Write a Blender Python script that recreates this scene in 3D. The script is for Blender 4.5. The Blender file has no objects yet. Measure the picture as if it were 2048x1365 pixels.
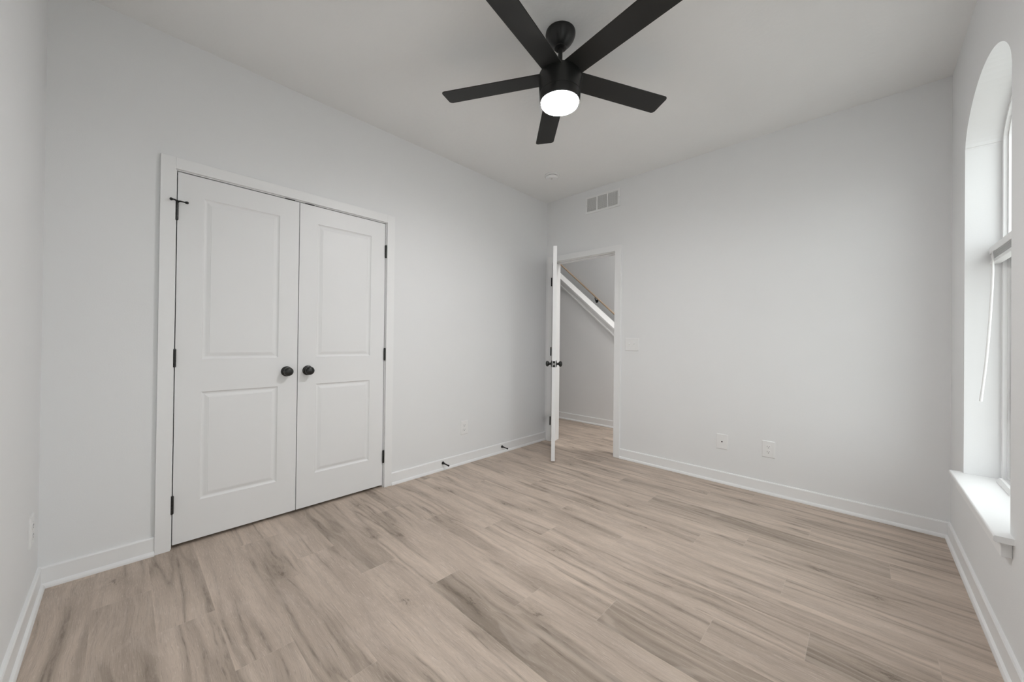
import bpy, bmesh, math, random
from mathutils import Vector, Matrix

# ---------------------------------------------------------------- camera, world, lights, exposure
SC = bpy.context.scene
COL = SC.collection
random.seed(7)
W, L, H = 3.049, 3.629, 2.74          # room: x across (window wall at x=W), y deep (door wall at y=L)

cam_data = bpy.data.cameras.new('camera')
cam = bpy.data.objects.new('camera', cam_data)
COL.objects.link(cam)
YAW, PITCH, ROLL = 0.7612, 0.0055, 0.0114
_cy, _sy = math.cos(YAW), math.sin(YAW)
_f = Vector((-_sy*math.cos(PITCH), _cy*math.cos(PITCH), math.sin(PITCH)))
_r = Vector((_cy, _sy, 0)); _u = _r.cross(_f)
_c, _s = math.cos(ROLL), math.sin(ROLL)
_r2 = _c*_r + _s*_u; _u2 = -_s*_r + _c*_u
M4 = Matrix((( _r2.x, _u2.x, -_f.x, 2.6781), (_r2.y, _u2.y, -_f.y, 0.2532), (_r2.z, _u2.z, -_f.z, 1.1337), (0, 0, 0, 1)))
cam.matrix_world = M4
cam_data.sensor_width = 36.0
cam_data.lens = 740.4/2048*36.0
cam_data.shift_y = -3.6/2048
cam_data.clip_start = 0.02
SC.camera = cam

SC.view_settings.view_transform = 'Standard'
SC.view_settings.look = 'None'
SC.view_settings.gamma = 1.0
SC.view_settings.use_curve_mapping = False
SC.view_settings.exposure = 0.05

SKY_STRENGTH = 3.4
LAMP_STRENGTH = 190.0
HALL_POWER = 20.0

world = bpy.data.worlds.new('overcast_sky')
SC.world = world
world.use_nodes = True
nt = world.node_tree
nt.nodes.clear()
wo = nt.nodes.new('ShaderNodeOutputWorld'); bg = nt.nodes.new('ShaderNodeBackground')
tc = nt.nodes.new('ShaderNodeTexCoord'); sx = nt.nodes.new('ShaderNodeSeparateXYZ'); rp = nt.nodes.new('ShaderNodeValToRGB')
mr = nt.nodes.new('ShaderNodeMapRange')
nt.links.new(tc.outputs['Generated'], sx.inputs[0])
nt.links.new(sx.outputs['Z'], mr.inputs['Value'])
mr.inputs['From Min'].default_value = -1; mr.inputs['From Max'].default_value = 1
nt.links.new(mr.outputs[0], rp.inputs[0])
rp.color_ramp.elements[0].position = 0.44; rp.color_ramp.elements[0].color = (0.42, 0.42, 0.41, 1)   # pale ground
rp.color_ramp.elements[1].position = 0.54; rp.color_ramp.elements[1].color = (0.96, 0.98, 1.0, 1)     # bright overcast sky
nt.links.new(rp.outputs[0], bg.inputs[0]); bg.inputs[1].default_value = SKY_STRENGTH
nt.links.new(bg.outputs[0], wo.inputs[0])

def area_light(name, loc, size, power, color=(1, 1, 1), rot=(0, 0, 0)):
    d = bpy.data.lights.new(name, 'AREA'); d.shape = 'DISK'; d.size = size; d.energy = power; d.color = color
    o = bpy.data.objects.new(name, d); o.location = loc; o.rotation_euler = rot; COL.objects.link(o); return o
area_light('hall_fill_light', (1.75, 4.2, 2.715), 0.3, HALL_POWER*1.2, (1, .975, .94))  # added fill to brighten the hall, no fitting seen
area_light('stairwell_fill_light', (0.9, 5.3, 2.715+2.0), 0.3, HALL_POWER*1.0, (1, .975, .94))  # added light above the stairwell, its source is unseen

# ---------------------------------------------------------------- materials
def new_mat(name):
    m = bpy.data.materials.new(name); m.use_nodes = True
    n = m.node_tree; b = n.nodes['Principled BSDF']; return m, n, b

def plain(name, col, rough=0.5, spec=0.5, metal=0.0, var=0.015, bump=0.0, bscale=200.0):
    m, n, b = new_mat(name)
    t = n.nodes.new('ShaderNodeTexCoord'); no = n.nodes.new('ShaderNodeTexNoise')
    no.inputs['Scale'].default_value = 2.3; no.inputs['Detail'].default_value = 2
    n.links.new(t.outputs['Object'], no.inputs['Vector'])
    r = n.nodes.new('ShaderNodeValToRGB')
    r.color_ramp.elements[0].position = .3; r.color_ramp.elements[1].position = .7
    r.color_ramp.elements[0].color = (*[max(0, c*(1-var)) for c in col], 1)
    r.color_ramp.elements[1].color = (*[min(1, c*(1+var)) for c in col], 1)
    n.links.new(no.outputs['Fac'], r.inputs[0]); n.links.new(r.outputs[0], b.inputs['Base Color'])
    b.inputs['Roughness'].default_value = rough; b.inputs['Metallic'].default_value = metal
    b.inputs['Specular IOR Level'].default_value = spec
    if bump > 0:
        n2 = n.nodes.new('ShaderNodeTexNoise'); n2.inputs['Scale'].default_value = bscale; n2.inputs['Detail'].default_value = 3
        n.links.new(t.outputs['Object'], n2.inputs['Vector'])
        bp = n.nodes.new('ShaderNodeBump'); bp.inputs['Strength'].default_value = bump; bp.inputs['Distance'].default_value = .002
        n.links.new(n2.outputs['Fac'], bp.inputs['Height']); n.links.new(bp.outputs[0], b.inputs['Normal'])
    return m

M_wall = plain('wall_paint', (0.870, 0.875, 0.880), 0.75, 0.25, var=.006, bump=.12, bscale=180)
M_ceil = plain('ceiling_paint', (0.915, 0.917, 0.912), 0.9, 0.1, var=.01, bump=.5, bscale=38)
M_trim = plain('trim_paint', (0.915, 0.917, 0.919), 0.38, 0.4, var=.004)
M_door = plain('door_paint', (0.880, 0.882, 0.885), 0.42, 0.4, var=.004)
M_black = plain('black_metal', (0.012, 0.012, 0.012), 0.38, 0.5, var=.1)
M_bronze = plain('black_hardware', (0.016, 0.016, 0.015), 0.33, 0.5, var=.1)
M_fan = plain('matte_black_blade', (0.017, 0.017, 0.016), 0.5, 0.35, var=.06)
M_fanbody = plain('satin_black_metal', (0.013, 0.013, 0.0125), 0.36, 0.45, var=.05)
M_plastic = plain('white_plastic', (0.90, 0.90, 0.898), 0.35, 0.5, var=.004)
M_vinyl = plain('white_vinyl', (0.915, 0.917, 0.919), 0.35, 0.5, var=.004)
M_dark = plain('dark_slot', (0.03, 0.03, 0.03), 0.7, 0.2)
M_slot = plain('outlet_slot', (0.10, 0.10, 0.10), 0.7, 0.2)
M_hole = plain('duct_metal', (0.72, 0.72, 0.71), 0.6, 0.3)
M_screw = plain('painted_screw', (0.6, 0.6, 0.59), 0.4, 0.5)
M_steel = plain('brushed_steel', (0.5, 0.5, 0.48), 0.35, 0.5, metal=1.0)
M_oak = plain('oak_handrail', (0.62, 0.46, 0.335), 0.45, 0.4, var=.08)
M_rubber = plain('black_rubber', (0.02, 0.02, 0.02), 0.7, 0.3)

def lamp_mat():
    m, n, b = new_mat('lamp_diffuser')
    b.inputs['Base Color'].default_value = (.9, .9, .9, 1)
    b.inputs['Emission Color'].default_value = (1.0, 0.99, 0.985, 1)
    b.inputs['Emission Strength'].default_value = LAMP_STRENGTH
    return m
M_lamp = lamp_mat()

def glass_mat():
    m, n, b = new_mat('window_glass'); n.nodes.remove(b)
    out = n.nodes['Material Output']
    t = n.nodes.new('ShaderNodeBsdfTransparent'); t.inputs[0].default_value = (.93, .95, .94, 1)
    g = n.nodes.new('ShaderNodeBsdfGlossy'); g.inputs['Roughness'].default_value = .02
    f = n.nodes.new('ShaderNodeFresnel'); f.inputs[0].default_value = 1.45
    mx = n.nodes.new('ShaderNodeMixShader')
    geo = n.nodes.new('ShaderNodeNewGeometry'); iv = n.nodes.new('ShaderNodeMath'); iv.operation = 'SUBTRACT'; iv.inputs[0].default_value = 1.0
    mu = n.nodes.new('ShaderNodeMath'); mu.operation = 'MULTIPLY'
    n.links.new(geo.outputs['Backfacing'], iv.inputs[1]); n.links.new(f.outputs[0], mu.inputs[0]); n.links.new(iv.outputs[0], mu.inputs[1])
    n.links.new(mu.outputs[0], mx.inputs[0]); n.links.new(t.outputs[0], mx.inputs[1]); n.links.new(g.outputs[0], mx.inputs[2])
    n.links.new(mx.outputs[0], out.inputs[0])
    return m
M_glass = glass_mat()

def floor_mat():
    m, n, b = new_mat('oak_plank_floor')
    N = lambda t: n.nodes.new(t)
    K = n.links.new
    def math_(op, a, bb=None, c=None, clamp=False):
        q = N('ShaderNodeMath'); q.operation = op; q.use_clamp = clamp
        for i, v in enumerate((a, bb, c)):
            if v is None: continue
            if isinstance(v, (int, float)): q.inputs[i].default_value = v
            else: K(v, q.inputs[i])
        return q.outputs[0]
    def comb(x, y, z=0.0):
        q = N('ShaderNodeCombineXYZ')
        for i, v in enumerate((x, y, z)):
            if isinstance(v, (int, float)): q.inputs[i].default_value = v
            else: K(v, q.inputs[i])
        return q.outputs[0]
    def noise(vec, detail=3, rough=.55, dist=0.0, scale=1.0):
        q = N('ShaderNodeTexNoise'); q.inputs['Scale'].default_value = scale; q.inputs['Detail'].default_value = detail
        q.inputs['Roughness'].default_value = rough; q.inputs['Distortion'].default_value = dist
        K(vec, q.inputs['Vector']); return q.outputs['Fac']
    def ramp(fac, lo, hi):
        q = N('ShaderNodeMapRange'); q.clamp = True; q.interpolation_type = 'SMOOTHSTEP'
        K(fac, q.inputs['Value']); q.inputs['From Min'].default_value = lo; q.inputs['From Max'].default_value = hi
        return q.outputs[0]
    def mix(fac, a, c, mode='MIX'):
        q = N('ShaderNodeMix'); q.data_type = 'RGBA'; q.blend_type = mode
        if isinstance(fac, (int, float)): q.inputs[0].default_value = fac
        else: K(fac, q.inputs[0])
        for i, v in ((6, a), (7, c)):
            if isinstance(v, tuple): q.inputs[i].default_value = (*v, 1)
            else: K(v, q.inputs[i])
        return q.outputs[2]
    t = N('ShaderNodeTexCoord'); s = N('ShaderNodeSeparateXYZ'); K(t.outputs['Object'], s.inputs[0])
    a = N('ShaderNodeAttribute'); a.attribute_name = 'plank'
    sa = N('ShaderNodeSeparateXYZ'); K(a.outputs['Vector'], sa.inputs[0])
    e = N('ShaderNodeAttribute'); e.attribute_name = 'plank_uv'      # position inside the plank
    se = N('ShaderNodeSeparateXYZ'); K(e.outputs['Vector'], se.inputs[0])
    r1, r2, tone = sa.outputs[0], sa.outputs[1], sa.outputs[2]
    X = math_('ADD', s.outputs[0], math_('MULTIPLY', r1, 37.0))
    Y0 = math_('ADD', s.outputs[1], math_('MULTIPLY', r2, 23.0))
    # wandering grain
    wob = noise(comb(math_('MULTIPLY', X, 2.1), math_('MULTIPLY', Y0, 3.0), r1), 3)
    Y = math_('ADD', Y0, math_('MULTIPLY', math_('SUBTRACT', wob, .5), .055))
    fine = noise(comb(math_('MULTIPLY', X, 14.0), math_('MULTIPLY', Y, 420.0)), 4, .65)
    fibre = noise(comb(math_('MULTIPLY', X, 26.0), math_('MULTIPLY', Y, 260.0), 7.7), 3, .7)
    med = noise(comb(math_('MULTIPLY', X, 2.2), math_('MULTIPLY', Y, 62.0)), 4, .62)
    big = noise(comb(math_('MULTIPLY', X, 1.4), math_('MULTIPLY', Y, 10.0)), 3, .5)
    blotch = noise(comb(math_('MULTIPLY', X, 5.0), math_('MULTIPLY', Y0, 12.0), 3.3), 5, .65)
    # mineral streaks following the grain
    sn = noise(comb(math_('MULTIPLY', X, .75), math_('MULTIPLY', Y, 12.0), 5.1), 2, .45)
    ridge = math_('SUBTRACT', 1.0, math_('MULTIPLY', math_('ABSOLUTE', math_('SUBTRACT', sn, .5)), 2.0))
    smask = ramp(noise(comb(math_('MULTIPLY', X, 1.2), math_('MULTIPLY', Y0, 5.0), 8.8), 3), .38, .58)
    streak = math_('MULTIPLY', ramp(ridge, .80, 1.0), smask)
    core = math_('MULTIPLY', ramp(ridge, .95, .995), ramp(noise(comb(math_('MULTIPLY', X, 6.0), math_('MULTIPLY', Y, 30.0), 2.0), 4, .75), .45, .62))
    core = math_('MULTIPLY', core, smask)
    # small dark checks, short and thin
    cn = noise(comb(math_('MULTIPLY', X, 3.2), math_('MULTIPLY', Y, 75.0), 1.7), 3, .6)
    check = math_('MULTIPLY', ramp(cn, .64, .74), ramp(blotch, .46, .60))
    # knots: sparse cells, stretched along the grain, ragged by noise
    kv = N('ShaderNodeTexVoronoi'); kv.voronoi_dimensions = '2D'; kv.inputs['Scale'].default_value = 1.0
    kd = noise(comb(math_('MULTIPLY', X, 16.0), math_('MULTIPLY', Y0, 30.0)), 5, .72)
    kd2 = noise(comb(math_('MULTIPLY', X, 22.0), math_('MULTIPLY', Y0, 48.0), 6.0), 5, .72)
    kx = math_('ADD', math_('MULTIPLY', X, 1.9), math_('MULTIPLY', math_('SUBTRACT', kd, .5), .36))
    ky = math_('ADD', math_('MULTIPLY', Y, 4.3), math_('MULTIPLY', math_('SUBTRACT', kd2, .5), .55))
    K(comb(kx, ky), kv.inputs['Vector'])
    kdist = kv.outputs['Distance']
    sc = N('ShaderNodeSeparateColor'); K(kv.outputs['Color'], sc.inputs[0])
    kon = math_('GREATER_THAN', sc.outputs[0], .58)
    knot = math_('MULTIPLY', math_('SUBTRACT', 1.0, ramp(kdist, .005, .075)), kon)
    halo = math_('MULTIPLY', math_('SUBTRACT', 1.0, ramp(kdist, .03, .30)), kon)
    ring = math_('MULTIPLY', halo, ramp(math_('SINE', math_('MULTIPLY', kdist, 95.0)), -.1, .9))
    # cathedral grain on part of the planks
    cw = math_('ADD', math_('MULTIPLY', Y, 120.0), math_('MULTIPLY', noise(comb(math_('MULTIPLY', X, 1.1), math_('MULTIPLY', Y0, 5.0), 4.4), 2), 46.0))
    cat = ramp(math_('SINE', cw), .55, 1.0)
    # colours
    c = mix(ramp(big, .32, .68), (0.665, 0.550, 0.460), (0.510, 0.418, 0.347))
    c = mix(math_('MULTIPLY', ramp(med, .45, .72), .33), c, (0.350, 0.288, 0.245))
    c = mix(math_('MULTIPLY', ramp(blotch, .5, .72), .35), c, (0.715, 0.61, 0.535))
    c = mix(math_('MULTIPLY', ramp(fine, .52, .68), .42), c, (0.29, 0.240, 0.197))
    c = mix(math_('MULTIPLY', ramp(fine, .46, .28), .38), c, (0.77, 0.67, 0.595))
    c = mix(math_('MULTIPLY', ramp(fibre, .58, .68), .50), c, (0.78, 0.68, 0.605))
    c = mix(math_('MULTIPLY', halo, .26), c, (0.30, 0.24, 0.19))
    c = mix(math_('MULTIPLY', ring, .20), c, (0.23, 0.183, 0.145))
    c = mix(math_('MULTIPLY', streak, .44), c, (0.245, 0.196, 0.156))
    c = mix(math_('MULTIPLY', check, .38), c, (0.20, 0.158, 0.125))
    c = mix(math_('MULTIPLY', core, .45), c, (0.13, 0.102, 0.082))
    c = mix(math_('MULTIPLY', knot, .52), c, (0.13, 0.102, 0.082))
    dk = mix(1.0, c, (0.74, 0.735, 0.725), 'MULTIPLY')
    dk = mix(math_('MULTIPLY', cat, .30), dk, (0.62, 0.53, 0.46))
    c = mix(tone, c, dk)
    # bevelled plank edges (pale micro bevel)
    ex = ramp(se.outputs[0], .0, .0022); ey = ramp(se.outputs[1], .0, .0012)
    edge = math_('SUBTRACT', 1.0, math_('MULTIPLY', ex, math_('ADD', math_('MULTIPLY', ey, .7), .3)))
    c = mix(math_('MULTIPLY', edge, .32), c, (0.66, 0.575, 0.50))
    K(c, b.inputs['Base Color'])
    b.inputs['Roughness'].default_value = .52; b.inputs['Specular IOR Level'].default_value = .3
    bp = N('ShaderNodeBump'); bp.inputs['Strength'].default_value = .18; bp.inputs['Distance'].default_value = .0008
    K(math_('SUBTRACT', math_('MULTIPLY', fine, -1.0), math_('MULTIPLY', edge, .8)), bp.inputs['Height']); K(bp.outputs[0], b.inputs['Normal'])
    return m
M_floor = floor_mat()

# ---------------------------------------------------------------- mesh helpers
I4 = Matrix.Identity(4)
def add_box(bm, x0, x1, y0, y1, z0, z1, mx=I4, bev=0.0):
    vs = [bm.verts.new(mx @ Vector((x, y, z))) for x in (x0, x1) for y in (y0, y1) for z in (z0, z1)]
    fs = [bm.faces.new([vs[i] for i in q]) for q in ((0, 1, 3, 2), (4, 6, 7, 5), (0, 4, 5, 1), (2, 3, 7, 6), (0, 2, 6, 4), (1, 5, 7, 3))]
    if bev > 0:
        es = {e for f in fs for e in f.edges}
        bmesh.ops.bevel(bm, geom=list(es), offset=bev, segments=2, profile=.5, affect='EDGES')
    return fs

def add_lathe(bm, prof, mx=I4, seg=40, cap0=True, cap1=True):
    """prof: list of (r, h) about local z"""
    rings = []
    for r, h in prof:
        rings.append([bm.verts.new(mx @ Vector((r*math.cos(2*math.pi*k/seg), r*math.sin(2*math.pi*k/seg), h))) for k in range(seg)])
    for a, b2 in zip(rings, rings[1:]):
        for k in range(seg):
            bm.faces.new((a[k], a[(k+1) % seg], b2[(k+1) % seg], b2[k]))
    if cap0: bm.faces.new(list(reversed(rings[0])))
    if cap1: bm.faces.new(rings[-1])

def add_tube(bm, pts, rad, seg=12):
    pts = [Vector(p) for p in pts]
    rads = rad if isinstance(rad, (list, tuple)) else [rad]*len(pts)
    rings = []
    up = None
    for i, p in enumerate(pts):
        d = (pts[min(i+1, len(pts)-1)] - pts[max(i-1, 0)]).normalized()
        if up is None:
            up = Vector((0, 0, 1)) if abs(d.z) < .9 else Vector((1, 0, 0))
        a = d.cross(up).normalized(); up = a.cross(d).normalized()
        rings.append([bm.verts.new(p + rads[i]*(math.cos(2*math.pi*k/seg)*a + math.sin(2*math.pi*k/seg)*up)) for k in range(seg)])
    for a, b2 in zip(rings, rings[1:]):
        for k in range(seg):
            bm.faces.new((a[k], b2[k], b2[(k+1) % seg], a[(k+1) % seg]))
    bm.faces.new(rings[0]); bm.faces.new(list(reversed(rings[-1])))

def add_prism(bm, poly, fn0, fn1):
    """closed polygon extruded between two mappings of (a,b) -> Vector"""
    v0 = [bm.verts.new(fn0(a, b)) for a, b in poly]; v1 = [bm.verts.new(fn1(a, b)) for a, b in poly]
    n = len(poly)
    bm.faces.new(v0); bm.faces.new(list(reversed(v1)))
    for i in range(n):
        bm.faces.new((v0[i], v0[(i+1) % n], v1[(i+1) % n], v1[i]))

def obj(name, bm, mat, parent=None, smooth=False, loc=None):
    bmesh.ops.recalc_face_normals(bm, faces=bm.faces[:])
    me = bpy.data.meshes.new(name)
    if loc is not None:
        bmesh.ops.translate(bm, verts=bm.verts[:], vec=-Vector(loc))
    bm.to_mesh(me); bm.free()
    if smooth:
        for p in me.polygons: p.use_smooth = True
        try: me.set_sharp_from_angle(angle=math.radians(35))
        except Exception: pass
    me.materials.append(mat)
    o = bpy.data.objects.new(name, me); COL.objects.link(o)
    if loc is not None: o.location = loc
    if parent is not None:
        o.parent = parent
        if loc is None:
            o.matrix_parent_inverse = Matrix.Translation(parent_loc(parent)).inverted()
    return o

def parent_loc(p):
    v = Vector(p.location)
    q = p
    while q.parent is not None:
        # children meshes are built in world coordinates with inverse offsets, so world location is zero-based
        return Vector((0, 0, 0)) if q.type == 'MESH' else Vector(q.location)
    return v

def struct(name, bm, mat, **k):
    o = obj(name, bm, mat, **k)
    if o.parent is None: o['kind'] = 'structure'
    return o

def tag(o, label, cat, group=None, kind=None):
    o['label'] = label; o['category'] = cat
    if group: o['group'] = group
    if kind: o['kind'] = kind
    return o

def thing(name, label, cat, loc=(0, 0, 0), group=None, kind=None):
    o = bpy.data.objects.new(name, None); COL.objects.link(o); o.location = loc; o.empty_display_size = .05
    return tag(o, label, cat, group, kind)

def NB(): return bmesh.new()

def mat_axes(origin, ex, ey, ez):
    return Matrix(((ex[0], ey[0], ez[0], origin[0]), (ex[1], ey[1], ez[1], origin[1]), (ex[2], ey[2], ez[2], origin[2]), (0, 0, 0, 1)))

# ---------------------------------------------------------------- floor: individual planks in one continuous floor
HALL_Y = 4.745          # face of the hall wall under the stair
bm = NB()
la = bm.loops.layers.float_vector.new('plank'); lu = bm.loops.layers.float_vector.new('plank_uv')
ROW0, PW, PL = 0.175, 0.1775, 1.215
JOINT = {0: .368, 1: .727, 2: 1.133, 3: 1.438, 4: 1.79, 5: .919, 6: 1.230, 7: 1.602, 8: 1.892, 9: 2.231, 10: 2.527, 11: 1.66, 12: 1.193,
         13: 1.98, 14: 2.191, 15: 1.561, 16: 2.445, 17: 1.828, 18: 2.087, -1: .05}
DARK = {(0, .97): .55, (5, .31): .75, (6, 1.83): .9, (8, 2.5): 1.0, (10, 3.13): .95, (15, 2.17): .9, (14, 2.8): .35, (2, 1.74): .15, (12, 1.8): .1, (3, .83): .3, (17, 2.43): .3, (9, 2.84): .25, (1, .1): .25}
FX0, FX1, FY0, FY1 = -.75, W+.02, -.02, HALL_Y+.02
for r in range(-2, 27):
    y0 = ROW0 + PW*r; y1 = y0+PW
    ya, yb = max(y0, FY0), min(y1, FY1)
    if yb <= ya: continue
    xmin, xmax = (FX0, FX1) if y0 < L else (-2.2, 3.6)
    j = JOINT.get(r, random.uniform(0, PL))
    j -= PL*math.ceil((j-xmin)/PL)
    x = j
    while x < xmax:
        xa, xb = max(x, xmin), min(x+PL, xmax)
        if xb-xa > 1e-4:
            tone = random.choice((0, 0, 0, .08, .12, .2))
            for (rr, xc), tv in DARK.items():
                if rr == r and x < xc < x+PL: tone = tv
            rnd = (random.random(), random.random(), tone)
            nx = 4
            # strips so that the distance to the plank edges interpolates linearly: 3x3 patches
            xs = [xa, xa+.004, xb-.004, xb]; ys = [ya, ya+.003, yb-.003, yb]
            for i in range(3):
                for k in range(3):
                    q = [(xs[i], ys[k]), (xs[i+1], ys[k]), (xs[i+1], ys[k+1]), (xs[i], ys[k+1])]
                    f = bm.faces.new([bm.verts.new((px, py, 0)) for px, py in q])
                    for lp, (px, py) in zip(f.loops, q):
                        lp[la] = rnd
                        lp[lu] = (min(px-xa, xb-px), min(py-ya, yb-py), 0)
        x += PL
bmesh.ops.recalc_face_normals(bm, faces=bm.faces[:])
for f in bm.faces:
    if f.normal.z < 0: f.normal_flip()
me = bpy.data.meshes.new('floor'); bm.to_mesh(me); bm.free(); me.materials.append(M_floor)
floor = bpy.data.objects.new('floor', me); COL.objects.link(floor); floor['kind'] = 'structure'

# ---------------------------------------------------------------- walls and ceiling
WT = .12
bm = NB(); add_box(bm, -WT, W+.3, -WT, L+WT, H, H+.1); struct('ceiling', bm, M_ceil)
# left (closet) wall with the closet opening
CY0, CY1, CZ = .4235, 1.6585, 2.049          # rough opening
bm = NB()
add_box(bm, -WT, 0, 0, CY0, 0, H); add_box(bm, -WT, 0, CY1, L, 0, H); add_box(bm, -WT, 0, CY0, CY1, CZ, H)
struct('wall_left', bm, M_wall)
bm = NB()
add_box(bm, -.75, -.72, .1, 2.2, 0, H); add_box(bm, -.72, -WT, .08, .1, 0, H); add_box(bm, -.72, -WT, 2.2, 2.22, 0, H)
add_box(bm, -.72, -WT, .08, 2.22, 2.4, 2.43)
struct('wall_closet', bm, M_wall)
# near wall (behind the camera's left)
bm = NB(); add_box(bm, -WT, W+.3, -WT, 0, 0, H); struct('wall_near', bm, M_wall)
# far wall with the door opening
DX0, DX1, DZ = .0865, .8905, 2.054
bm = NB()
add_box(bm, -WT, DX0, L, L+WT, 0, H); add_box(bm, DX1, W+.3, L, L+WT, 0, H); add_box(bm, DX0, DX1, L, L+WT, DZ, H)
struct('wall_far', bm, M_wall)
# window wall with an arched opening
WY0, WY1, WZ0, WZS, WZT = 2.397, 3.238, .462, 2.150, 2.358
AY0, AY1 = 2.402, 3.232      # the arch springs a little inside the straight jambs
def arch_pts(y0, y1, zs, zt, n=28):
    c, h, rise = (y0+y1)/2, (y1-y0)/2, zt-zs
    R = (h*h+rise*rise)/(2*rise); out = []
    for i in range(n+1):
        t = math.cos(math.pi*i/n)            # 1 .. -1
        el = math.sqrt(max(0, 1-t*t))*rise
        ci = math.sqrt(R*R-(h*t)**2)-(R-rise)
        out.append((c+h*t, zs+.62*el+.38*ci))
    return out                                # from far (y1) to near (y0)
def opening(inset=0.0, notch=True):
    if notch:
        p = [(WY1, WZ0), (WY1, WZS-.008), (AY1+.004, WZS)] + arch_pts(AY0, AY1, WZS+.002, WZT) + [(AY0-.004, WZS), (WY0, WZS-.008), (WY0, WZ0)]
    return p
op = opening()
def wall_with_hole(bm, xf, xb, y0, y1, z0, z1, holes):
    def face_at(x):
        outer = [bm.verts.new((x, y, z)) for y, z in ((y0, z0), (y1, z0), (y1, z1), (y0, z1))]
        loops = [outer] + [[bm.verts.new((x, y, z)) for y, z in hole] for hole in holes]
        es = [bm.edges.new((lp[i], lp[(i+1) % len(lp)])) for lp in loops for i in range(len(lp))]
        bmesh.ops.triangle_fill(bm, use_beauty=True, use_dissolve=False, edges=es)
        return loops
    for a, b2 in zip(face_at(xf), face_at(xb)):
        for k in range(len(a)):
            bm.faces.new((a[k], a[(k+1) % len(a)], b2[(k+1) % len(a)], b2[k]))
MIRY = 3.629      # mirrors an added, unseen second window that brightens the camera end
op2 = [(MIRY-y, z) for y, z in op]
bm = NB(); wall_with_hole(bm, W, W+.20, 0, L, 0, H, (op, op2)); struct('wall_right', bm, M_wall)

# hall beyond the door
bm = NB()
SLOPE = lambda x: 1.966 - .857*(x+.6)      # underside of the sloping trim on the hall wall
add_prism(bm, [(-2.2, -1.6), (1.6, -1.6), (1.6, SLOPE(1.6)+.05), (-2.2, SLOPE(-2.2)+.05)],
          lambda a, b: Vector((a, HALL_Y, b)), lambda a, b: Vector((a, HALL_Y+.16, b)))
add_box(bm, 1.6, 3.6, HALL_Y, HALL_Y+.11, -1.6, .9)
struct('wall_hall', bm, M_wall)
bm = NB(); add_box(bm, -2.3, 3.7, 5.72, 5.84, -1.5, 4.8); struct('wall_stairwell', bm, M_wall)
bm = NB()
add_box(bm, -2.3, -2.2, L+WT, 5.72, -1.5, 4.8); add_box(bm, 3.6, 3.7, L+WT, 5.72, -1.5, 4.8)
add_box(bm, -2.3, -WT, L, L+WT, 0, H+.1); add_box(bm, W+.3, 3.7, L, L+WT, 0, H+.1)
struct('wall_hall_ends', bm, M_wall)
bm = NB(); add_box(bm, -2.3, 3.7, L+WT, HALL_Y+.11, H, H+.1); struct('ceiling_hall', bm, M_ceil)
bm = NB(); add_box(bm, -2.3, 3.7, HALL_Y+.11, 5.84, 4.75, 4.85); add_box(bm, -2.3, 3.7, HALL_Y, HALL_Y+.11, H+.1, 4.8); struct('ceiling_stairwell', bm, M_ceil)
bm = NB(); add_box(bm, -2.3, 3.7, HALL_Y+.11, 5.84, -1.6, -1.5); struct('floor_stairwell', bm, M_wall)

# sloping white cap and trim on the stair half wall
def sloped(bm, dz0, dz1, y0, y1, xa=-2.0, xb=1.5):
    add_prism(bm, [(xa, SLOPE(xa)+dz0), (xb, SLOPE(xb)+dz0), (xb, SLOPE(xb)+dz1), (xa, SLOPE(xa)+dz1)], lambda a, b: Vector((a, y0, b)), lambda a, b: Vector((a, y1, b)))
bm = NB()
sloped(bm, .084, .110, HALL_Y-.030, HALL_Y+.185)
sloped(bm, .018, .084, HALL_Y-.014, HALL_Y)
sloped(bm, -.004, .018, HALL_Y-.022, HALL_Y)
struct('trim_3', bm, M_trim)

# ---------------------------------------------------------------- baseboards with shoe moulding
def bb_x(bm, y, sgn, x0, x1):     # runs along x, on a wall at y, room on side sgn
    a = sorted((y, y+sgn*.012)); c = sorted((y, y+sgn*.024))
    add_box(bm, x0, x1, a[0], a[1], .0, .088); 
    add_prism(bm, [(0, 0), (.024, 0), (.0235, .008), (.020, .016), (.012, .021), (0, .021)], lambda p, q: Vector((x0, y+sgn*p, q)), lambda p, q: Vector((x1, y+sgn*p, q)))
    add_prism(bm, [(0, .088), (.012, .088), (.0085, .0935), (0, .0945)], lambda p, q: Vector((x0, y+sgn*p, q)), lambda p, q: Vector((x1, y+sgn*p, q)))
def bb_y(bm, x, sgn, y0, y1):
    a = sorted((x, x+sgn*.012))
    add_box(bm, a[0], a[1], y0, y1, .0, .088)
    add_prism(bm, [(0, 0), (.024, 0), (.0235, .008), (.020, .016), (.012, .021), (0, .021)], lambda p, q: Vector((x+sgn*p, y0, q)), lambda p, q: Vector((x+sgn*p, y1, q)))
    add_prism(bm, [(0, .088), (.012, .088), (.0085, .0935), (0, .0945)], lambda p, q: Vector((x+sgn*p, y0, q)), lambda p, q: Vector((x+sgn*p, y1, q)))
CAS0, CAS1 = .3765, 1.7055      # closet casing outer edges
bm = NB(); bb_y(bm, 0, 1, 0, CAS0); bb_y(bm, 0, 1, CAS1, L); struct('baseboard_left', bm, M_trim)
bm = NB(); bb_x(bm, 0, 1, 0, W); struct('baseboard_near', bm, M_trim)
bm = NB(); bb_x(bm, L, -1, .943, W); struct('baseboard_far', bm, M_trim)
bm = NB(); bb_y(bm, W, -1, 0, L); struct('baseboard_right', bm, M_trim)
bm = NB(); bb_x(bm, HALL_Y, -1, -2.2, 1.6); struct('baseboard_hall', bm, M_trim)

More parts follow.
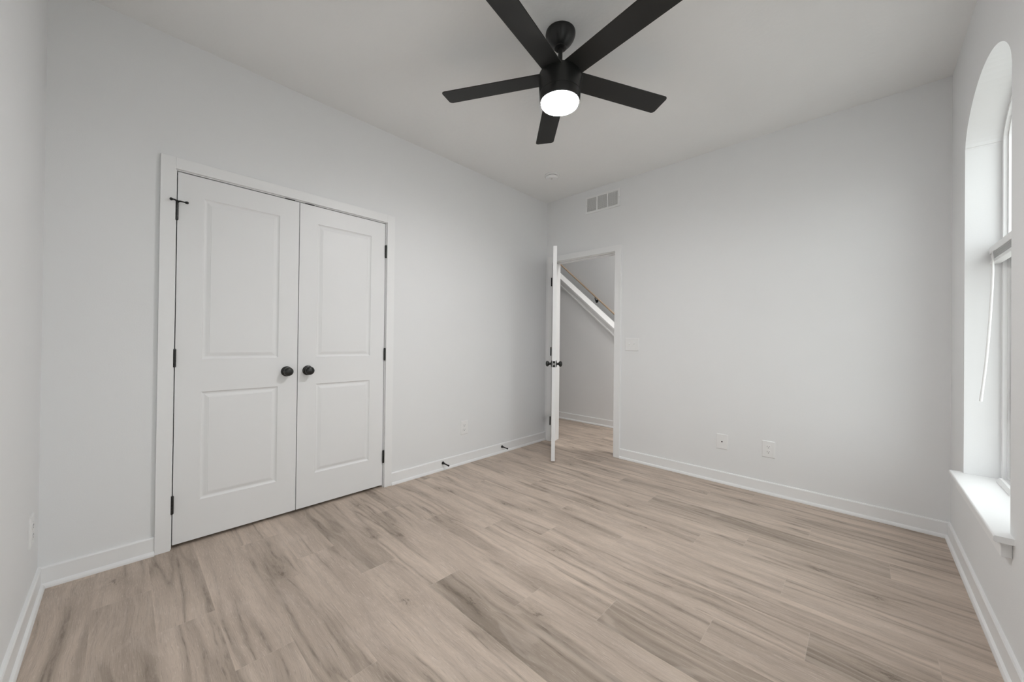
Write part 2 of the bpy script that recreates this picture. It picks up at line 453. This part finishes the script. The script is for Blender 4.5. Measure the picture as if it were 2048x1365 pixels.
# ---------------------------------------------------------------- casings
CT = .018
bm = NB()    # closet: casing and jamb lining
add_box(bm, 0, CT, CAS0, .4365, 0, 2.096, bev=.0015); add_box(bm, 0, CT, 1.6455, CAS1, 0, 2.096, bev=.0015); add_box(bm, 0, CT, .4365, 1.6455, 2.036, 2.096, bev=.0015)
add_box(bm, -WT, 0.0005, CY0, .4415, 0, CZ); add_box(bm, -WT, 0.0005, 1.6405, CY1, 0, CZ); add_box(bm, -WT, 0.0005, .4415, 1.6405, 2.031, CZ)
add_box(bm, -.090, -.060, .4415, .4525, 0, 2.031); add_box(bm, -.090, -.060, 1.6295, 1.6405, 0, 2.031); add_box(bm, -.090, -.060, .4415, 1.6405, 2.020, 2.031)
closet_trim = struct('trim_1', bm, M_trim)
for yy in (.982, 1.100):
    bm = NB(); add_box(bm, -.030, .002, yy-.028, yy+.028, 2.0285, 2.0318); obj('catch_plate', bm, M_black, closet_trim)

bm = NB()    # room door: casing, jamb, stop
JX0, JX1 = .1045, .8725
add_box(bm, .0365, .0995, L-CT, L, 0, 2.101, bev=.0015); add_box(bm, .8775, .943, L-CT, L, 0, 2.101, bev=.0015); add_box(bm, .0995, .8775, L-CT, L, 2.041, 2.101, bev=.0015)
add_box(bm, DX0, JX0, L-.0005, L+WT+.004, 0, DZ); add_box(bm, JX1, DX1, L-.0005, L+WT+.004, 0, DZ); add_box(bm, JX0, JX1, L-.0005, L+WT+.004, 2.036, DZ)
add_box(bm, JX0, JX0+.011, L+.040, L+.075, 0, 2.036); add_box(bm, JX1-.011, JX1, L+.040, L+.075, 0, 2.036); add_box(bm, JX0, JX1, L+.040, L+.075, 2.025, 2.036)
for xa, xb, za, zb in ((.0365, .0995, 0, 2.101), (.8775, .943, 0, 2.101), (.0995, .8775, 2.041, 2.101)):
    add_box(bm, xa, xb, L+WT, L+WT+CT, za, zb)
door_trim = struct('trim_2', bm, M_trim)
bm = NB(); add_box(bm, JX1-.0012, JX1+.001, L+.004, L+.034, .89, .95); obj('strike_plate', bm, M_black, door_trim)

# ---------------------------------------------------------------- panelled door leaves
def door_leaf_bm(w, h, t, mx, st_l, st_r, panels):
    """local: x across, z up, thickness along +y from 0 (front faces -y); panels: (z0,z1). Moulded on both faces."""
    bm = NB()
    prof = [(0, 0), (.003, .0035), (.008, .0068), (.013, .0078), (.017, .0074), (.031, .0028), (.0335, .0028), (.0345, .0016)]
    for side in (0, 1):
        Yf = (lambda d: d) if side == 0 else (lambda d: t-d)
        P = lambda x, z, d=0.0: bm.verts.new(mx @ Vector((x, Yf(d), z)))
        zs = [0.0]
        for a, b2 in panels: zs += [a, b2]
        zs.append(h)
        xs = [0, st_l, w-st_r, w]
        for i in range(3):
            for k in range(len(zs)-1):
                if i == 1 and k % 2 == 1: continue
                bm.faces.new([P(xs[i], zs[k]), P(xs[i+1], zs[k]), P(xs[i+1], zs[k+1]), P(xs[i], zs[k+1])])
        for a, b2 in panels:
            rings = []
            for ins, d in prof:
                rings.append([P(st_l+ins, a+ins, d), P(w-st_r-ins, a+ins, d), P(w-st_r-ins, b2-ins, d), P(st_l+ins, b2-ins, d)])
            for q, s2 in zip(rings, rings[1:]):
                for k in range(4):
                    bm.faces.new((q[k], q[(k+1) % 4], s2[(k+1) % 4], s2[k]))
            bm.faces.new(rings[-1])
    P3 = lambda x, y, z: bm.verts.new(mx @ Vector((x, y, z)))
    for q in (((0, 0, 0), (0, t, 0), (0, t, h), (0, 0, h)), ((w, 0, 0), (w, 0, h), (w, t, h), (w, t, 0)),
              ((0, 0, 0), (w, 0, 0), (w, t, 0), (0, t, 0)), ((0, 0, h), (0, t, h), (w, t, h), (w, 0, h))):
        bm.faces.new([P3(*p) for p in q])
    bmesh.ops.remove_doubles(bm, verts=bm.verts[:], dist=1e-5)
    return bm

def knob(parent, mx):
    """local z = away from the door face"""
    bm = NB(); add_lathe(bm, [(.0315, 0), (.0325, .002), (.0318, .0055), (.028, .008), (.020, .0095), (.0125, .011), (.0105, .014), (.0105, .028)], mx, 40)
    ros = obj('rosette', bm, M_bronze, None, True)
    bm = NB(); add_lathe(bm, [(.0115, .022), (.013, .028), (.020, .031), (.0262, .036), (.0275, .042), (.0268, .049), (.0235, .055), (.0165, .0585), (.008, .0605), (.002, .061)], mx, 40)
    kn = obj('door_knob', bm, M_bronze, parent, True)
    ros.parent = kn
    return kn

def hinge(parent, px, py, z, leaf_mx=None, up=.089, stop=False):
    """barrel about (px,py), standing at height z (centre)"""
    bm = NB()
    mx = Matrix.Translation((px, py, z-up/2))
    add_lathe(bm, [(.0055, -.004), (.0066, -.002), (.0070, 0), (.0070, up*.2), (.0063, up*.2+.0006), (.0070, up*.2+.0012), (.0070, up*.4), (.0063, up*.4+.0006), (.0070, up*.4+.0012),
                   (.0070, up*.6), (.0063, up*.6+.0006), (.0070, up*.6+.0012), (.0070, up*.8), (.0063, up*.8+.0006), (.0070, up*.8+.0012), (.0070, up), (.0060, up+.003), (.003, up+.004)], mx, 16)
    o = obj('hinge', bm, M_bronze, parent, True)
    return o

# closet doors (front faces on the wall plane, opening into the room)
DH = 2.007; DZ0 = .019
def closet_door(name, y0, y1, label, hinge_y, knob_y):
    t = thing(name, label, 'closet door', (0, (y0+y1)/2, DZ0), kind='structure')
    w = y1-y0
    # local x -> +Y world, local y (into the leaf) -> -X world, z up
    mx = mat_axes((-.001, y0, DZ0), (0, 1, 0), (-1, 0, 0), (0, 0, 1))
    st = .1095
    bm = door_leaf_bm(w, DH, .035, mx, st, st, [(.232-DZ0, .832-DZ0), (1.014-DZ0, 1.911-DZ0)])
    obj('door_leaf', bm, M_door, t)
    knob(t, mat_axes((-.001, knob_y, .925), (0, 1, 0), (0, 0, 1), (1, 0, 0)))
    hs = []
    for z in (1.813, 1.023, .237):
        h = hinge(t, .0062, hinge_y, z); hs.append(h)
        bm = NB(); add_box(bm, -.0045, .0028, hinge_y-.0012, hinge_y+.0012, z-.0445, z+.0445)
        if hinge_y < 1: add_box(bm, 0, .0012, hinge_y-.0115, hinge_y, z-.0445, z+.0445)
        obj('hinge_plate', bm, M_bronze, h)
    return t, hs
dA, hA = closet_door('door_2', .4457, 1.0373, 'white two-panel closet door with a black hinge-pin stop at its top hinge', .4425, .976)
dB, hB = closet_door('door_3', 1.0417, 1.6363, 'white two-panel closet door next to the wall outlet, hinged on the side nearer the open door', 1.6395, 1.100)
# hinge pin door stop on the top hinge of the first closet door
z = 1.8625
bm = NB()
add_lathe(bm, [(.0085, 0), (.0095, .002), (.0095, .007), (.006, .010), (.004, .013)], Matrix.Translation((.0062, .4425, z-.004)), 16)
add_tube(bm, [(.008, .4425, z+.001), (.020, .455, z+.001), (.030, .468, z-.002), (.036, .477, z-.004)], [.0042, .0038, .0034, .0034])
add_tube(bm, [(.008, .4425, z+.001), (.022, .433, z+.004), (.032, .424, z+.002), (.036, .420, z)], [.0042, .0038, .0034, .0034])
add_tube(bm, [(.0345, .4745, z-.0035), (.0385, .4815, z-.0048), (.0405, .485, z-.0055)], [.0055, .0075, .0060])
add_tube(bm, [(.034, .4225, z+.001), (.039, .4175, z-.001), (.041, .4155, z-.002)], [.0055, .0078, .0062])
obj('hinge_pin_stop', bm, M_rubber, hA[0], True)

# open room door
AX, AY = .104, 3.622
ang = math.radians(-52.7)
dvec = (math.cos(ang), math.sin(ang), 0); nvec = (-math.sin(ang), math.cos(ang), 0)
dmx = mat_axes((AX, AY, .019), dvec, nvec, (0, 0, 1))
t = thing('door_1', 'white panelled door standing open into the room beside the doorway, seen edge-on', 'door', (AX, AY, .019), kind='structure')
obj('door_leaf', door_leaf_bm(.757, 2.013, .035, dmx, .115, .115, [(.22, .815), (1.0, 1.90)]), M_door, t)
kz = .924-.019
kp = dmx @ Vector((.757-.060, 0, kz)); kq = dmx @ Vector((.757-.060, .035, kz))
knob(t, mat_axes(kp, dvec, (0, 0, 1), tuple(-c for c in nvec)))
knob(t, mat_axes(kq, dvec, (0, 0, 1), nvec))
bm = NB(); add_box(bm, .7565, .7582, .005, .030, kz-.0285, kz+.0285, dmx)
lp_ = obj('latch_plate', bm, M_bronze, t)
bm = NB(); add_box(bm, .758, .766, .011, .024, kz-.009, kz+.009, dmx, bev=.002); obj('latch_bolt', bm, M_steel, lp_)
for z in (1.813, 1.023, .237):
    h = hinge(t, AX-.0085, AY-.0165, z)
    bm = NB(); add_box(bm, AX-.014, AX-.006, AY-.017, AY-.0105, z-.0445, z+.0445); obj('hinge_plate', bm, M_bronze, h)

# ---------------------------------------------------------------- window
XF = 3.166      # room-side face of the window frame
def ring_prism(bm, outer, inner, x0, x1):
    n = len(outer)
    V = lambda x, p: bm.verts.new((x, p[0], p[1]))
    o0 = [V(x0, p) for p in outer]; o1 = [V(x1, p) for p in outer]; i0 = [V(x0, p) for p in inner]; i1 = [V(x1, p) for p in inner]
    for k in range(n):
        q = (k+1) % n
        bm.faces.new((o0[k], o0[q], i0[q], i0[k])); bm.faces.new((o1[q], o1[k], i1[k], i1[q]))
        bm.faces.new((o0[q], o0[k], o1[k], o1[q])); bm.faces.new((i0[k], i0[q], i1[q], i1[k]))
def fr(ins, z0=WZ0, y0=WY0, y1=WY1):
    return [(y1-ins, z0+ins), (y1-ins, WZS)] + arch_pts(y0+ins, y1-ins, WZS+.002, WZT-ins*.9) + [(y0+ins, WZS), (y0+ins, z0+ins)]
def rect(y0, y1, z0, z1): return [(y1, z0), (y1, z1), (y0, z1), (y0, z0)]
SX0, ST = 3.003, .482
def window(name, label, mirror):
    def put(nm, bm, m, par):
        if mirror:
            for v in bm.verts: v.co.y = MIRY - v.co.y
        return obj(nm, bm, m, par)
    yc = (WY0+WY1)/2
    win = thing(name, label, 'window', (XF, MIRY-yc if mirror else yc, WZ0), kind='structure')
    bm = NB()
    ring_prism(bm, fr(-.012, WZ0-.01), fr(.026, WZ0), XF, XF+.075)
    ring_prism(bm, fr(.026, WZ0), fr(.036, WZ0), XF+.014, XF+.075)
    add_box(bm, XF+.010, XF+.07, WY0+.035, WY1-.035, 1.610, 1.665, bev=.003)
    put('window_frame', bm, M_vinyl, win)
    bm = NB()
    ring_prism(bm, rect(WY0+.038, WY1-.038, WZ0+.040, 1.612), rect(WY0+.075, WY1-.075, WZ0+.082, 1.575), XF+.022, XF+.050)
    ring_prism(bm, rect(WY0+.075, WY1-.075, WZ0+.082, 1.575), rect(WY0+.083, WY1-.083, WZ0+.090, 1.567), XF+.028, XF+.044)
    sash = put('sash', bm, M_vinyl, win)
    bm = NB(); add_box(bm, XF+.034, XF+.038, WY0+.08, WY1-.08, WZ0+.087, 1.570); put('pane', bm, M_glass, sash)
    bm = NB()
    poly = [(WY1-.042, 1.655)] + [p for p in fr(.042, WZ0) if p[1] > 1.66] + [(WY0+.042, 1.655)]
    add_prism(bm, poly, lambda a, b: Vector((XF+.040, a, b)), lambda a, b: Vector((XF+.044, a, b))); put('pane', bm, M_glass, win)
    # stool (inside sill) with horns, and the apron board below it
    bm = NB()
    poly = [(SX0, 2.337), (W, 2.337), (W, WY0+.001), (XF+.004, WY0+.001), (XF+.004, WY1-.001), (W, WY1-.001), (W, 3.272), (SX0, 3.272)]
    add_prism(bm, poly, lambda a, b: Vector((a, b, ST)), lambda a, b: Vector((a, b, ST-.021)))
    top_e = [e for e in bm.edges if all(abs(v.co.x-SX0) < 1e-5 for v in e.verts) and abs(e.verts[0].co.y-e.verts[1].co.y) > .1]
    bmesh.ops.bevel(bm, geom=top_e, offset=.006, segments=3, profile=.5, affect='EDGES')
    put('window_sill', bm, M_trim, win)
    bm = NB(); add_box(bm, W-.026, W, 2.366, 3.240, ST-.021-.056, ST-.021, bev=.002); put('window_apron', bm, M_trim, win)
window('window_1', 'tall arched white window with a white blind drawn up at its middle rail', False)
window('added_window', 'added arched window out of view nearer the camera, lighting the near end, without a blind', True)

# ---------------------------------------------------------------- blind gathered up at the middle rail of the window
bl = thing('window_blind', 'white slatted blind drawn fully up at the middle rail of the arched window', 'blind', (3.143, 2.82, 1.62))
BY0, BY1 = WY0+.012, WY1-.012
bm = NB(); add_box(bm, 3.126, 3.162, BY0, BY1, 1.594, 1.627, bev=.002); obj('headrail', bm, M_vinyl, bl)
for k in range(5):
    bm = NB()
    z = 1.588 - k*.0056
    n = 5
    pts = [(3.128+.032*i/n, z+.0016*math.sin(math.pi*i/n)) for i in range(n+1)]
    add_prism(bm, pts + [(a, b-.0012) for a, b in reversed(pts)], lambda a, b: Vector((a, BY0+.004, b)), lambda a, b: Vector((a, BY1-.004, b)))
    obj('slat', bm, M_vinyl, bl)
bm = NB(); add_box(bm, 3.127, 3.161, BY0+.003, BY1-.003, 1.544, 1.560, bev=.003); obj('bottom_rail', bm, M_vinyl, bl)
for yy in (3.165, 2.47):
    bm = NB()
    add_tube(bm, [(3.1255, yy, 1.592), (3.1245, yy+.004, 1.572), (3.1262, yy-.004, 1.56), (3.1245, yy+.003, 1.556), (3.1255, yy, 1.547)], .0016, 8)
    obj('ladder_cord', bm, M_plastic, bl, True)
bm = NB()
wp = [(3.1215, 3.125, 1.578), (3.1215, 3.125, 1.50), (3.119, 3.125, 1.40), (3.114, 3.125, 1.27), (3.108, 3.125, 1.15), (3.102, 3.125, 1.05), (3.094, 3.125, .95), (3.087, 3.125, .868)]
add_tube(bm, wp, [.0032]+[.0048]*6+[.0055], 8)
wand = obj('wand', bm, M_plastic, bl, True)
bm = NB(); add_tube(bm, [(3.128, 3.125, 1.596), (3.120, 3.125, 1.594), (3.1195, 3.125, 1.585), (3.1215, 3.125, 1.574)], .0018, 8); obj('wand_hook', bm, M_plastic, wand, True)

# small white plastic piece left at the back of the sill
bm = NB()
cx, cy = 3.154, 3.06
poly = [(-.014, 0), (.010, 0), (.010, .009), (.003, .024), (-.006, .022), (-.014, .007)]
add_prism(bm, poly, lambda a, b: Vector((cx+a, cy+.10+.0*b, ST+b)), lambda a, b: Vector((cx+a-.002, cy-.14, ST+b)))
add_box(bm, cx-.0155, cx+.008, cy-.002, cy+.001, ST, ST+.009)
tag(obj('plastic_bracket', bm, M_plastic, None), 'small white plastic bracket lying at the back of the window sill', 'bracket')

# ---------------------------------------------------------------- ceiling fan with lamp
FCX, FCY = 1.5255, 1.8025
fan = thing('ceiling_fan', 'black five-blade ceiling fan with a lit round lamp under its hub', 'ceiling fan', (FCX, FCY, H))
FM = Matrix.Translation((FCX, FCY, 0))
bm = NB(); add_lathe(bm, [(.076, H), (.077, H-.006), (.076, H-.016), (.071, H-.030), (.060, H-.048), (.046, H-.064), (.034, H-.073), (.031, H-.075), (.031, H-.081), (.022, H-.083)], FM, 48); canopy = obj('canopy', bm, M_fanbody, fan, True)
bm = NB(); add_lathe(bm, [(.0115, H-.076), (.0115, 2.57)], FM, 20); rod = obj('downrod', bm, M_fanbody, fan, True)
bm = NB(); add_lathe(bm, [(.0125, 2.586), (.018, 2.582), (.020, 2.572), (.019, 2.560), (.022, 2.548), (.027, 2.540), (.028, 2.528)], FM, 24); obj('coupling', bm, M_fanbody, rod, True)
bm = NB(); add_lathe(bm, [(.028, 2.532), (.060, 2.530), (.100, 2.524), (.109, 2.517), (.1115, 2.506), (.1105, 2.49), (.1065, 2.422), (.1062, 2.420), (.1045, 2.4192), (.1045, 2.4178), (.1058, 2.417), (.1045, 2.379), (.1025, 2.373), (.0970, 2.373)], FM, 64)
hous = obj('motor_housing', bm, M_fanbody, fan, True)
bm = NB(); add_lathe(bm, [(.0960, 2.382), (.0960, 2.370), (.093, 2.364), (.083, 2.359), (.060, 2.355), (.030, 2.3535), (.004, 2.353)], FM, 64)
obj('lamp_lens', bm, M_lamp, fan, True)
def make_blade():
    bm = NB()
    x0, x1, hw, th = .085, .649, .062, .005
    pts = [(x0, -hw*.93), (x1-.016, -hw)]
    for k in range(1, 7): 
        a = -math.pi/2 + k*math.pi/12; pts.append((x1-.016+.016*math.cos(a), -hw+.016+.016*math.sin(a)))
    for k in range(0, 7):
        a = k*math.pi/12; pts.append((x1-.016+.016*math.cos(a), hw-.016+.016*math.sin(a)))
    pts.append((x0, hw*.93))
    add_prism(bm, pts, lambda a, b: Vector((a, b, th/2)), lambda a, b: Vector((a, b, -th/2)))
    bmesh.ops.bevel(bm, geom=[e for e in bm.edges if abs(e.verts[0].co.z-e.verts[1].co.z) < 1e-6], offset=.0012, segments=1, affect='EDGES')
    bmesh.ops.recalc_face_normals(bm, faces=bm.faces[:])
    me = bpy.data.meshes.new('fan_blade'); bm.to_mesh(me); bm.free(); me.materials.append(M_fan)
    bm = NB(); add_box(bm, .070, .130, -.030, .030, th/2, th/2+.008, bev=.002); add_box(bm, .060, .095, -.024, .024, -.006, .012, bev=.002)
    bmesh.ops.recalc_face_normals(bm, faces=bm.faces[:])
    mb = bpy.data.meshes.new('blade_bracket'); bm.to_mesh(mb); bm.free(); mb.materials.append(M_fanbody)
    return me, mb
bme, bmb = make_blade()
BLADE_Z, BLADE_A0, BLADE_PITCH = 2.512, 63.7, -8.4
for k in range(5):
    b_ = bpy.data.objects.new('fan_blade', bme); COL.objects.link(b_); b_.parent = fan
    b_.matrix_local = Matrix.Translation((0, 0, BLADE_Z-H)) @ Matrix.Rotation(math.radians(BLADE_A0+72*k), 4, 'Z') @ Matrix.Rotation(math.radians(BLADE_PITCH), 4, 'X')
    q = bpy.data.objects.new('blade_bracket', bmb); COL.objects.link(q); q.parent = b_

# ---------------------------------------------------------------- smoke detector
SMX, SMY = .486, 3.088
sd = thing('smoke_detector', 'round white smoke detector on the ceiling near the far corner', 'smoke detector', (SMX, SMY, H))
SM = Matrix.Translation((SMX, SMY, 0))
bm = NB(); add_lathe(bm, [(.070, H), (.071, H-.006), (.068, H-.010), (.062, H-.012)], SM, 48); obj('base', bm, M_plastic, sd, True)
bm = NB(); add_lathe(bm, [(.052, H-.011), (.052, H-.016)], SM, 48); obj('sensor_slot', bm, M_dark, sd, True)
bm = NB(); add_lathe(bm, [(.055, H-.0155), (.058, H-.018), (.057, H-.030), (.050, H-.040), (.040, H-.043), (.002, H-.044)], SM, 48); body = obj('cover', bm, M_plastic, sd, True)
bm = NB(); add_lathe(bm, [(.008, H-.0425), (.008, H-.0455), (.005, H-.047)], Matrix.Translation((SMX+.012, SMY-.020, 0)), 20); obj('test_button', bm, M_screw, body, True)

# ---------------------------------------------------------------- return air grille above the door
vx0, vx1, vz0, vz1 = .527, .922, 2.487, 2.666
av = thing('air_vent', 'white return air grille with three slatted bays above the doorway', 'vent', ((vx0+vx1)/2, L, (vz0+vz1)/2))
cols = [(.547, .655), (.671, .777), (.791, .896)]; oz0, oz1 = 2.506, 2.646
bm = NB()
def fb(x0, x1, z0, z1): add_box(bm, x0, x1, L-.009, L, z0, z1)
fb(vx0, vx1, vz0, oz0); fb(vx0, vx1, oz1, vz1); fb(vx0, cols[0][0], oz0, oz1); fb(cols[0][1], cols[1][0], oz0, oz1); fb(cols[1][1], cols[2][0], oz0, oz1); fb(cols[2][1], vx1, oz0, oz1)
obj('frame', bm, M_plastic, av)
bm = NB(); add_box(bm, vx0+.01, vx1-.01, L-.0012, L-.0002, oz0-.005, oz1+.005); obj('backing', bm, M_hole, av)
for a, c in cols:
    bm = NB()
    n = 14
    for i in range(n):
        z = oz0 + (i+.5)*(oz1-oz0)/n
        add_prism(bm, [(L-.0075, z-.0042), (L-.0065, z-.0042), (L-.0015, z+.0036), (L-.0025, z+.0036)], lambda p, q, a=a: Vector((a, p, q)), lambda p, q, c=c: Vector((c, p, q)))
    obj('louvres', bm, M_plastic, av)
for xx in (vx0+.010, vx1-.010):
    bm = NB(); add_lathe(bm, [(.0035, 0), (.003, .0015), (.001, .002)], mat_axes((xx, L-.009, (vz0+vz1)/2), (1, 0, 0), (0, 0, 1), (0, -1, 0)), 12); obj('screw', bm, M_screw, av, True)

# ---------------------------------------------------------------- wall plates
def frame_mx(cx, cy, cz, normal):
    n = Vector(normal); ez = Vector((0, 0, 1)); ex = ez.cross(n)    # local x across, local y up, local z out
    return mat_axes((cx, cy, cz), ex, ez, n)
def plate_bm(mx, w, h, t=.0055):
    bm = NB()
    a, c = w/2, h/2
    r0 = [(-a, -c, 0), (a, -c, 0), (a, c, 0), (-a, c, 0)]; r1 = [(x, y, t*.45) for x, y, _ in r0]
    r2 = [((a-.004)*s, (c-.004)*q, t) for s, q in ((-1, -1), (1, -1), (1, 1), (-1, 1))]
    R = [[bm.verts.new(mx @ Vector(p)) for p in r] for r in (r0, r1, r2)]
    for p, q in zip(R, R[1:]):
        for k in range(4): bm.faces.new((p[k], p[(k+1) % 4], q[(k+1) % 4], q[k]))
    bm.faces.new(R[0]); bm.faces.new(R[2])
    return bm
def screw(parent, mx, x, y, t=.0055):
    bm = NB(); add_lathe(bm, [(.0032, t-.001), (.0032, t+.0006), (.0022, t+.0012)], mx @ Matrix.Translation((x, y, 0)), 14); obj('screw', bm, M_plastic, parent, True)
def outlet(label, cx, cy, cz, normal, group='wall outlets'):
    mx = frame_mx(cx, cy, cz, normal)
    t = thing('wall_outlet', label, 'electrical outlet', (cx, cy, cz), group)
    obj('plate', plate_bm(mx, .083, .125), M_plastic, t)
    for s in (-1, 1):
        yc = .0195*s
        bm = NB()
        pts = []
        for k in range(28):
            a = 2*math.pi*k/28
            pts.append((.0172*math.cos(a), max(-.0140, min(.0140, .0172*math.sin(a)))))
        add_prism(bm, pts, lambda p, q: mx @ Vector((p, yc+q, .0045)), lambda p, q: mx @ Vector((p, yc+q, .0075)))
        rc = obj('receptacle', bm, M_plastic, t)
        bm = NB()
        add_box(bm, -.0075, -.0055, yc-.001, yc+.0075, .0070, .0079, mx); add_box(bm, .0055, .0075, yc+.000, yc+.0070, .0070, .0079, mx)
        add_lathe(bm, [(.0026, .0070), (.0026, .0079)], mx @ Matrix.Translation((0, yc-.0072, 0)), 12)
        obj('slots', bm, M_slot, rc)
    screw(t, mx, 0, 0)
    return t
outlet('white duplex outlet on the far wall between the cable plate and the window', 2.155, L, .338, (0, -1, 0))
outlet('white duplex outlet on the closet wall above the two door stops', 0, 2.435, .332, (1, 0, 0))
outlet('white duplex outlet seen almost edge-on on the wall nearest the camera', .208, 0, .333, (0, 1, 0))

mx = frame_mx(1.841, L, .336, (0, -1, 0))
t = thing('cable_plate', 'white wall plate with a single small dark jack in its centre', 'wall plate', (1.841, L, .336))
obj('plate', plate_bm(mx, .083, .122), M_plastic, t)
bm = NB(); add_lathe(bm, [(.0062, .005), (.0062, .008), (.0048, .0085)], mx, 6); obj('jack_nut', bm, M_screw, t)
bm = NB(); add_lathe(bm, [(.0046, .0075), (.0046, .0105), (.0030, .0105)], mx, 18); obj('jack', bm, M_dark, t, True)
screw(t, mx, 0, .041); screw(t, mx, 0, -.041)

mx = frame_mx(1.057, L, 1.116, (0, -1, 0))
t = thing('light_switch', 'white double toggle light switch plate beside the doorway', 'light switch', (1.057, L, 1.116))
obj('plate', plate_bm(mx, .134, .124), M_plastic, t)
for s in (-1, 1):
    x = .023*s
    bm = NB(); add_box(bm, x-.0062, x+.0062, -.0135, .0135, .0045, .0066, mx, bev=.0008); tb = obj('toggle_bezel', bm, M_plastic, t)
    bm = NB(); add_box(bm, x-.0042, x+.0042, -.0035, .0060, .005, .0165, mx @ Matrix.Rotation(math.radians(-24), 4, 'X'), bev=.0012); obj('toggle', bm, M_plastic, tb)
    screw(t, mx, x, .030); screw(t, mx, x, -.030)

# ---------------------------------------------------------------- door stops on the baseboard
def doorstop(y, label):
    t = thing('door_stop', label, 'door stop', (.012, y, .062), 'door stops on the baseboard')
    d = Vector((.075, .010, -.010)).normalized()
    ex = d.cross(Vector((0, 0, 1))).normalized(); ey = d.cross(ex)
    mx = mat_axes((.0122, y, .062), ex, ey, d)
    bm = NB(); add_lathe(bm, [(.0130, -.001), (.0130, .003), (.0112, .007), (.0082, .016), (.0060, .024)], mx, 24); obj('base', bm, M_black, t, True)
    bm = NB()
    pts = [(.0050, .022)]
    for k in range(14):
        h0 = .023 + k*.0029
        pts += [(.0050, h0), (.0057, h0+.0015)]
    pts += [(.0054, .066)]
    add_lathe(bm, pts, mx, 16); obj('spring', bm, M_black, t, True)
    bm = NB(); add_lathe(bm, [(.0054, .062), (.0070, .064), (.0072, .072), (.0060, .076), (.002, .077)], mx, 20); obj('rubber_tip', bm, M_rubber, t, True)
doorstop(2.193, 'black spring door stop on the baseboard nearer the closet doors')
doorstop(2.920, 'black spring door stop on the baseboard nearer the open door')

# ---------------------------------------------------------------- handrail on the stairwell wall
RY = 5.655
hr = thing('handrail', 'oak stair handrail on a black bracket, seen through the doorway', 'handrail', (-.6, RY, 1.85))
def railz(x): return 1.922 - .880*(x+.6)
bm = NB()
sec = [(.0, .016), (.011, .0135), (.016, .005), (.0145, -.008), (.009, -.015), (-.009, -.015), (-.0145, -.008), (-.016, .005), (-.011, .0135)]
add_prism(bm, sec, lambda a, b: Vector((-1.75, RY+a, railz(-1.75)+b)), lambda a, b: Vector((.6, RY+a, railz(.6)+b)))
obj('rail', bm, M_oak, hr, True)
bx = -.573
bm = NB(); add_tube(bm, [(bx, RY, railz(bx)-.022), (bx, RY+.004, railz(bx)-.05), (bx, RY+.025, railz(bx)-.072), (bx, 5.72, railz(bx)-.078)], .0075, 12)
add_lathe(bm, [(.026, 0), (.026, .004), (.018, .008)], mat_axes((bx, 5.72, railz(bx)-.078), (1, 0, 0), (0, 0, 1), (0, -1, 0)), 20)
obj('rail_bracket', bm, M_black, hr, True)
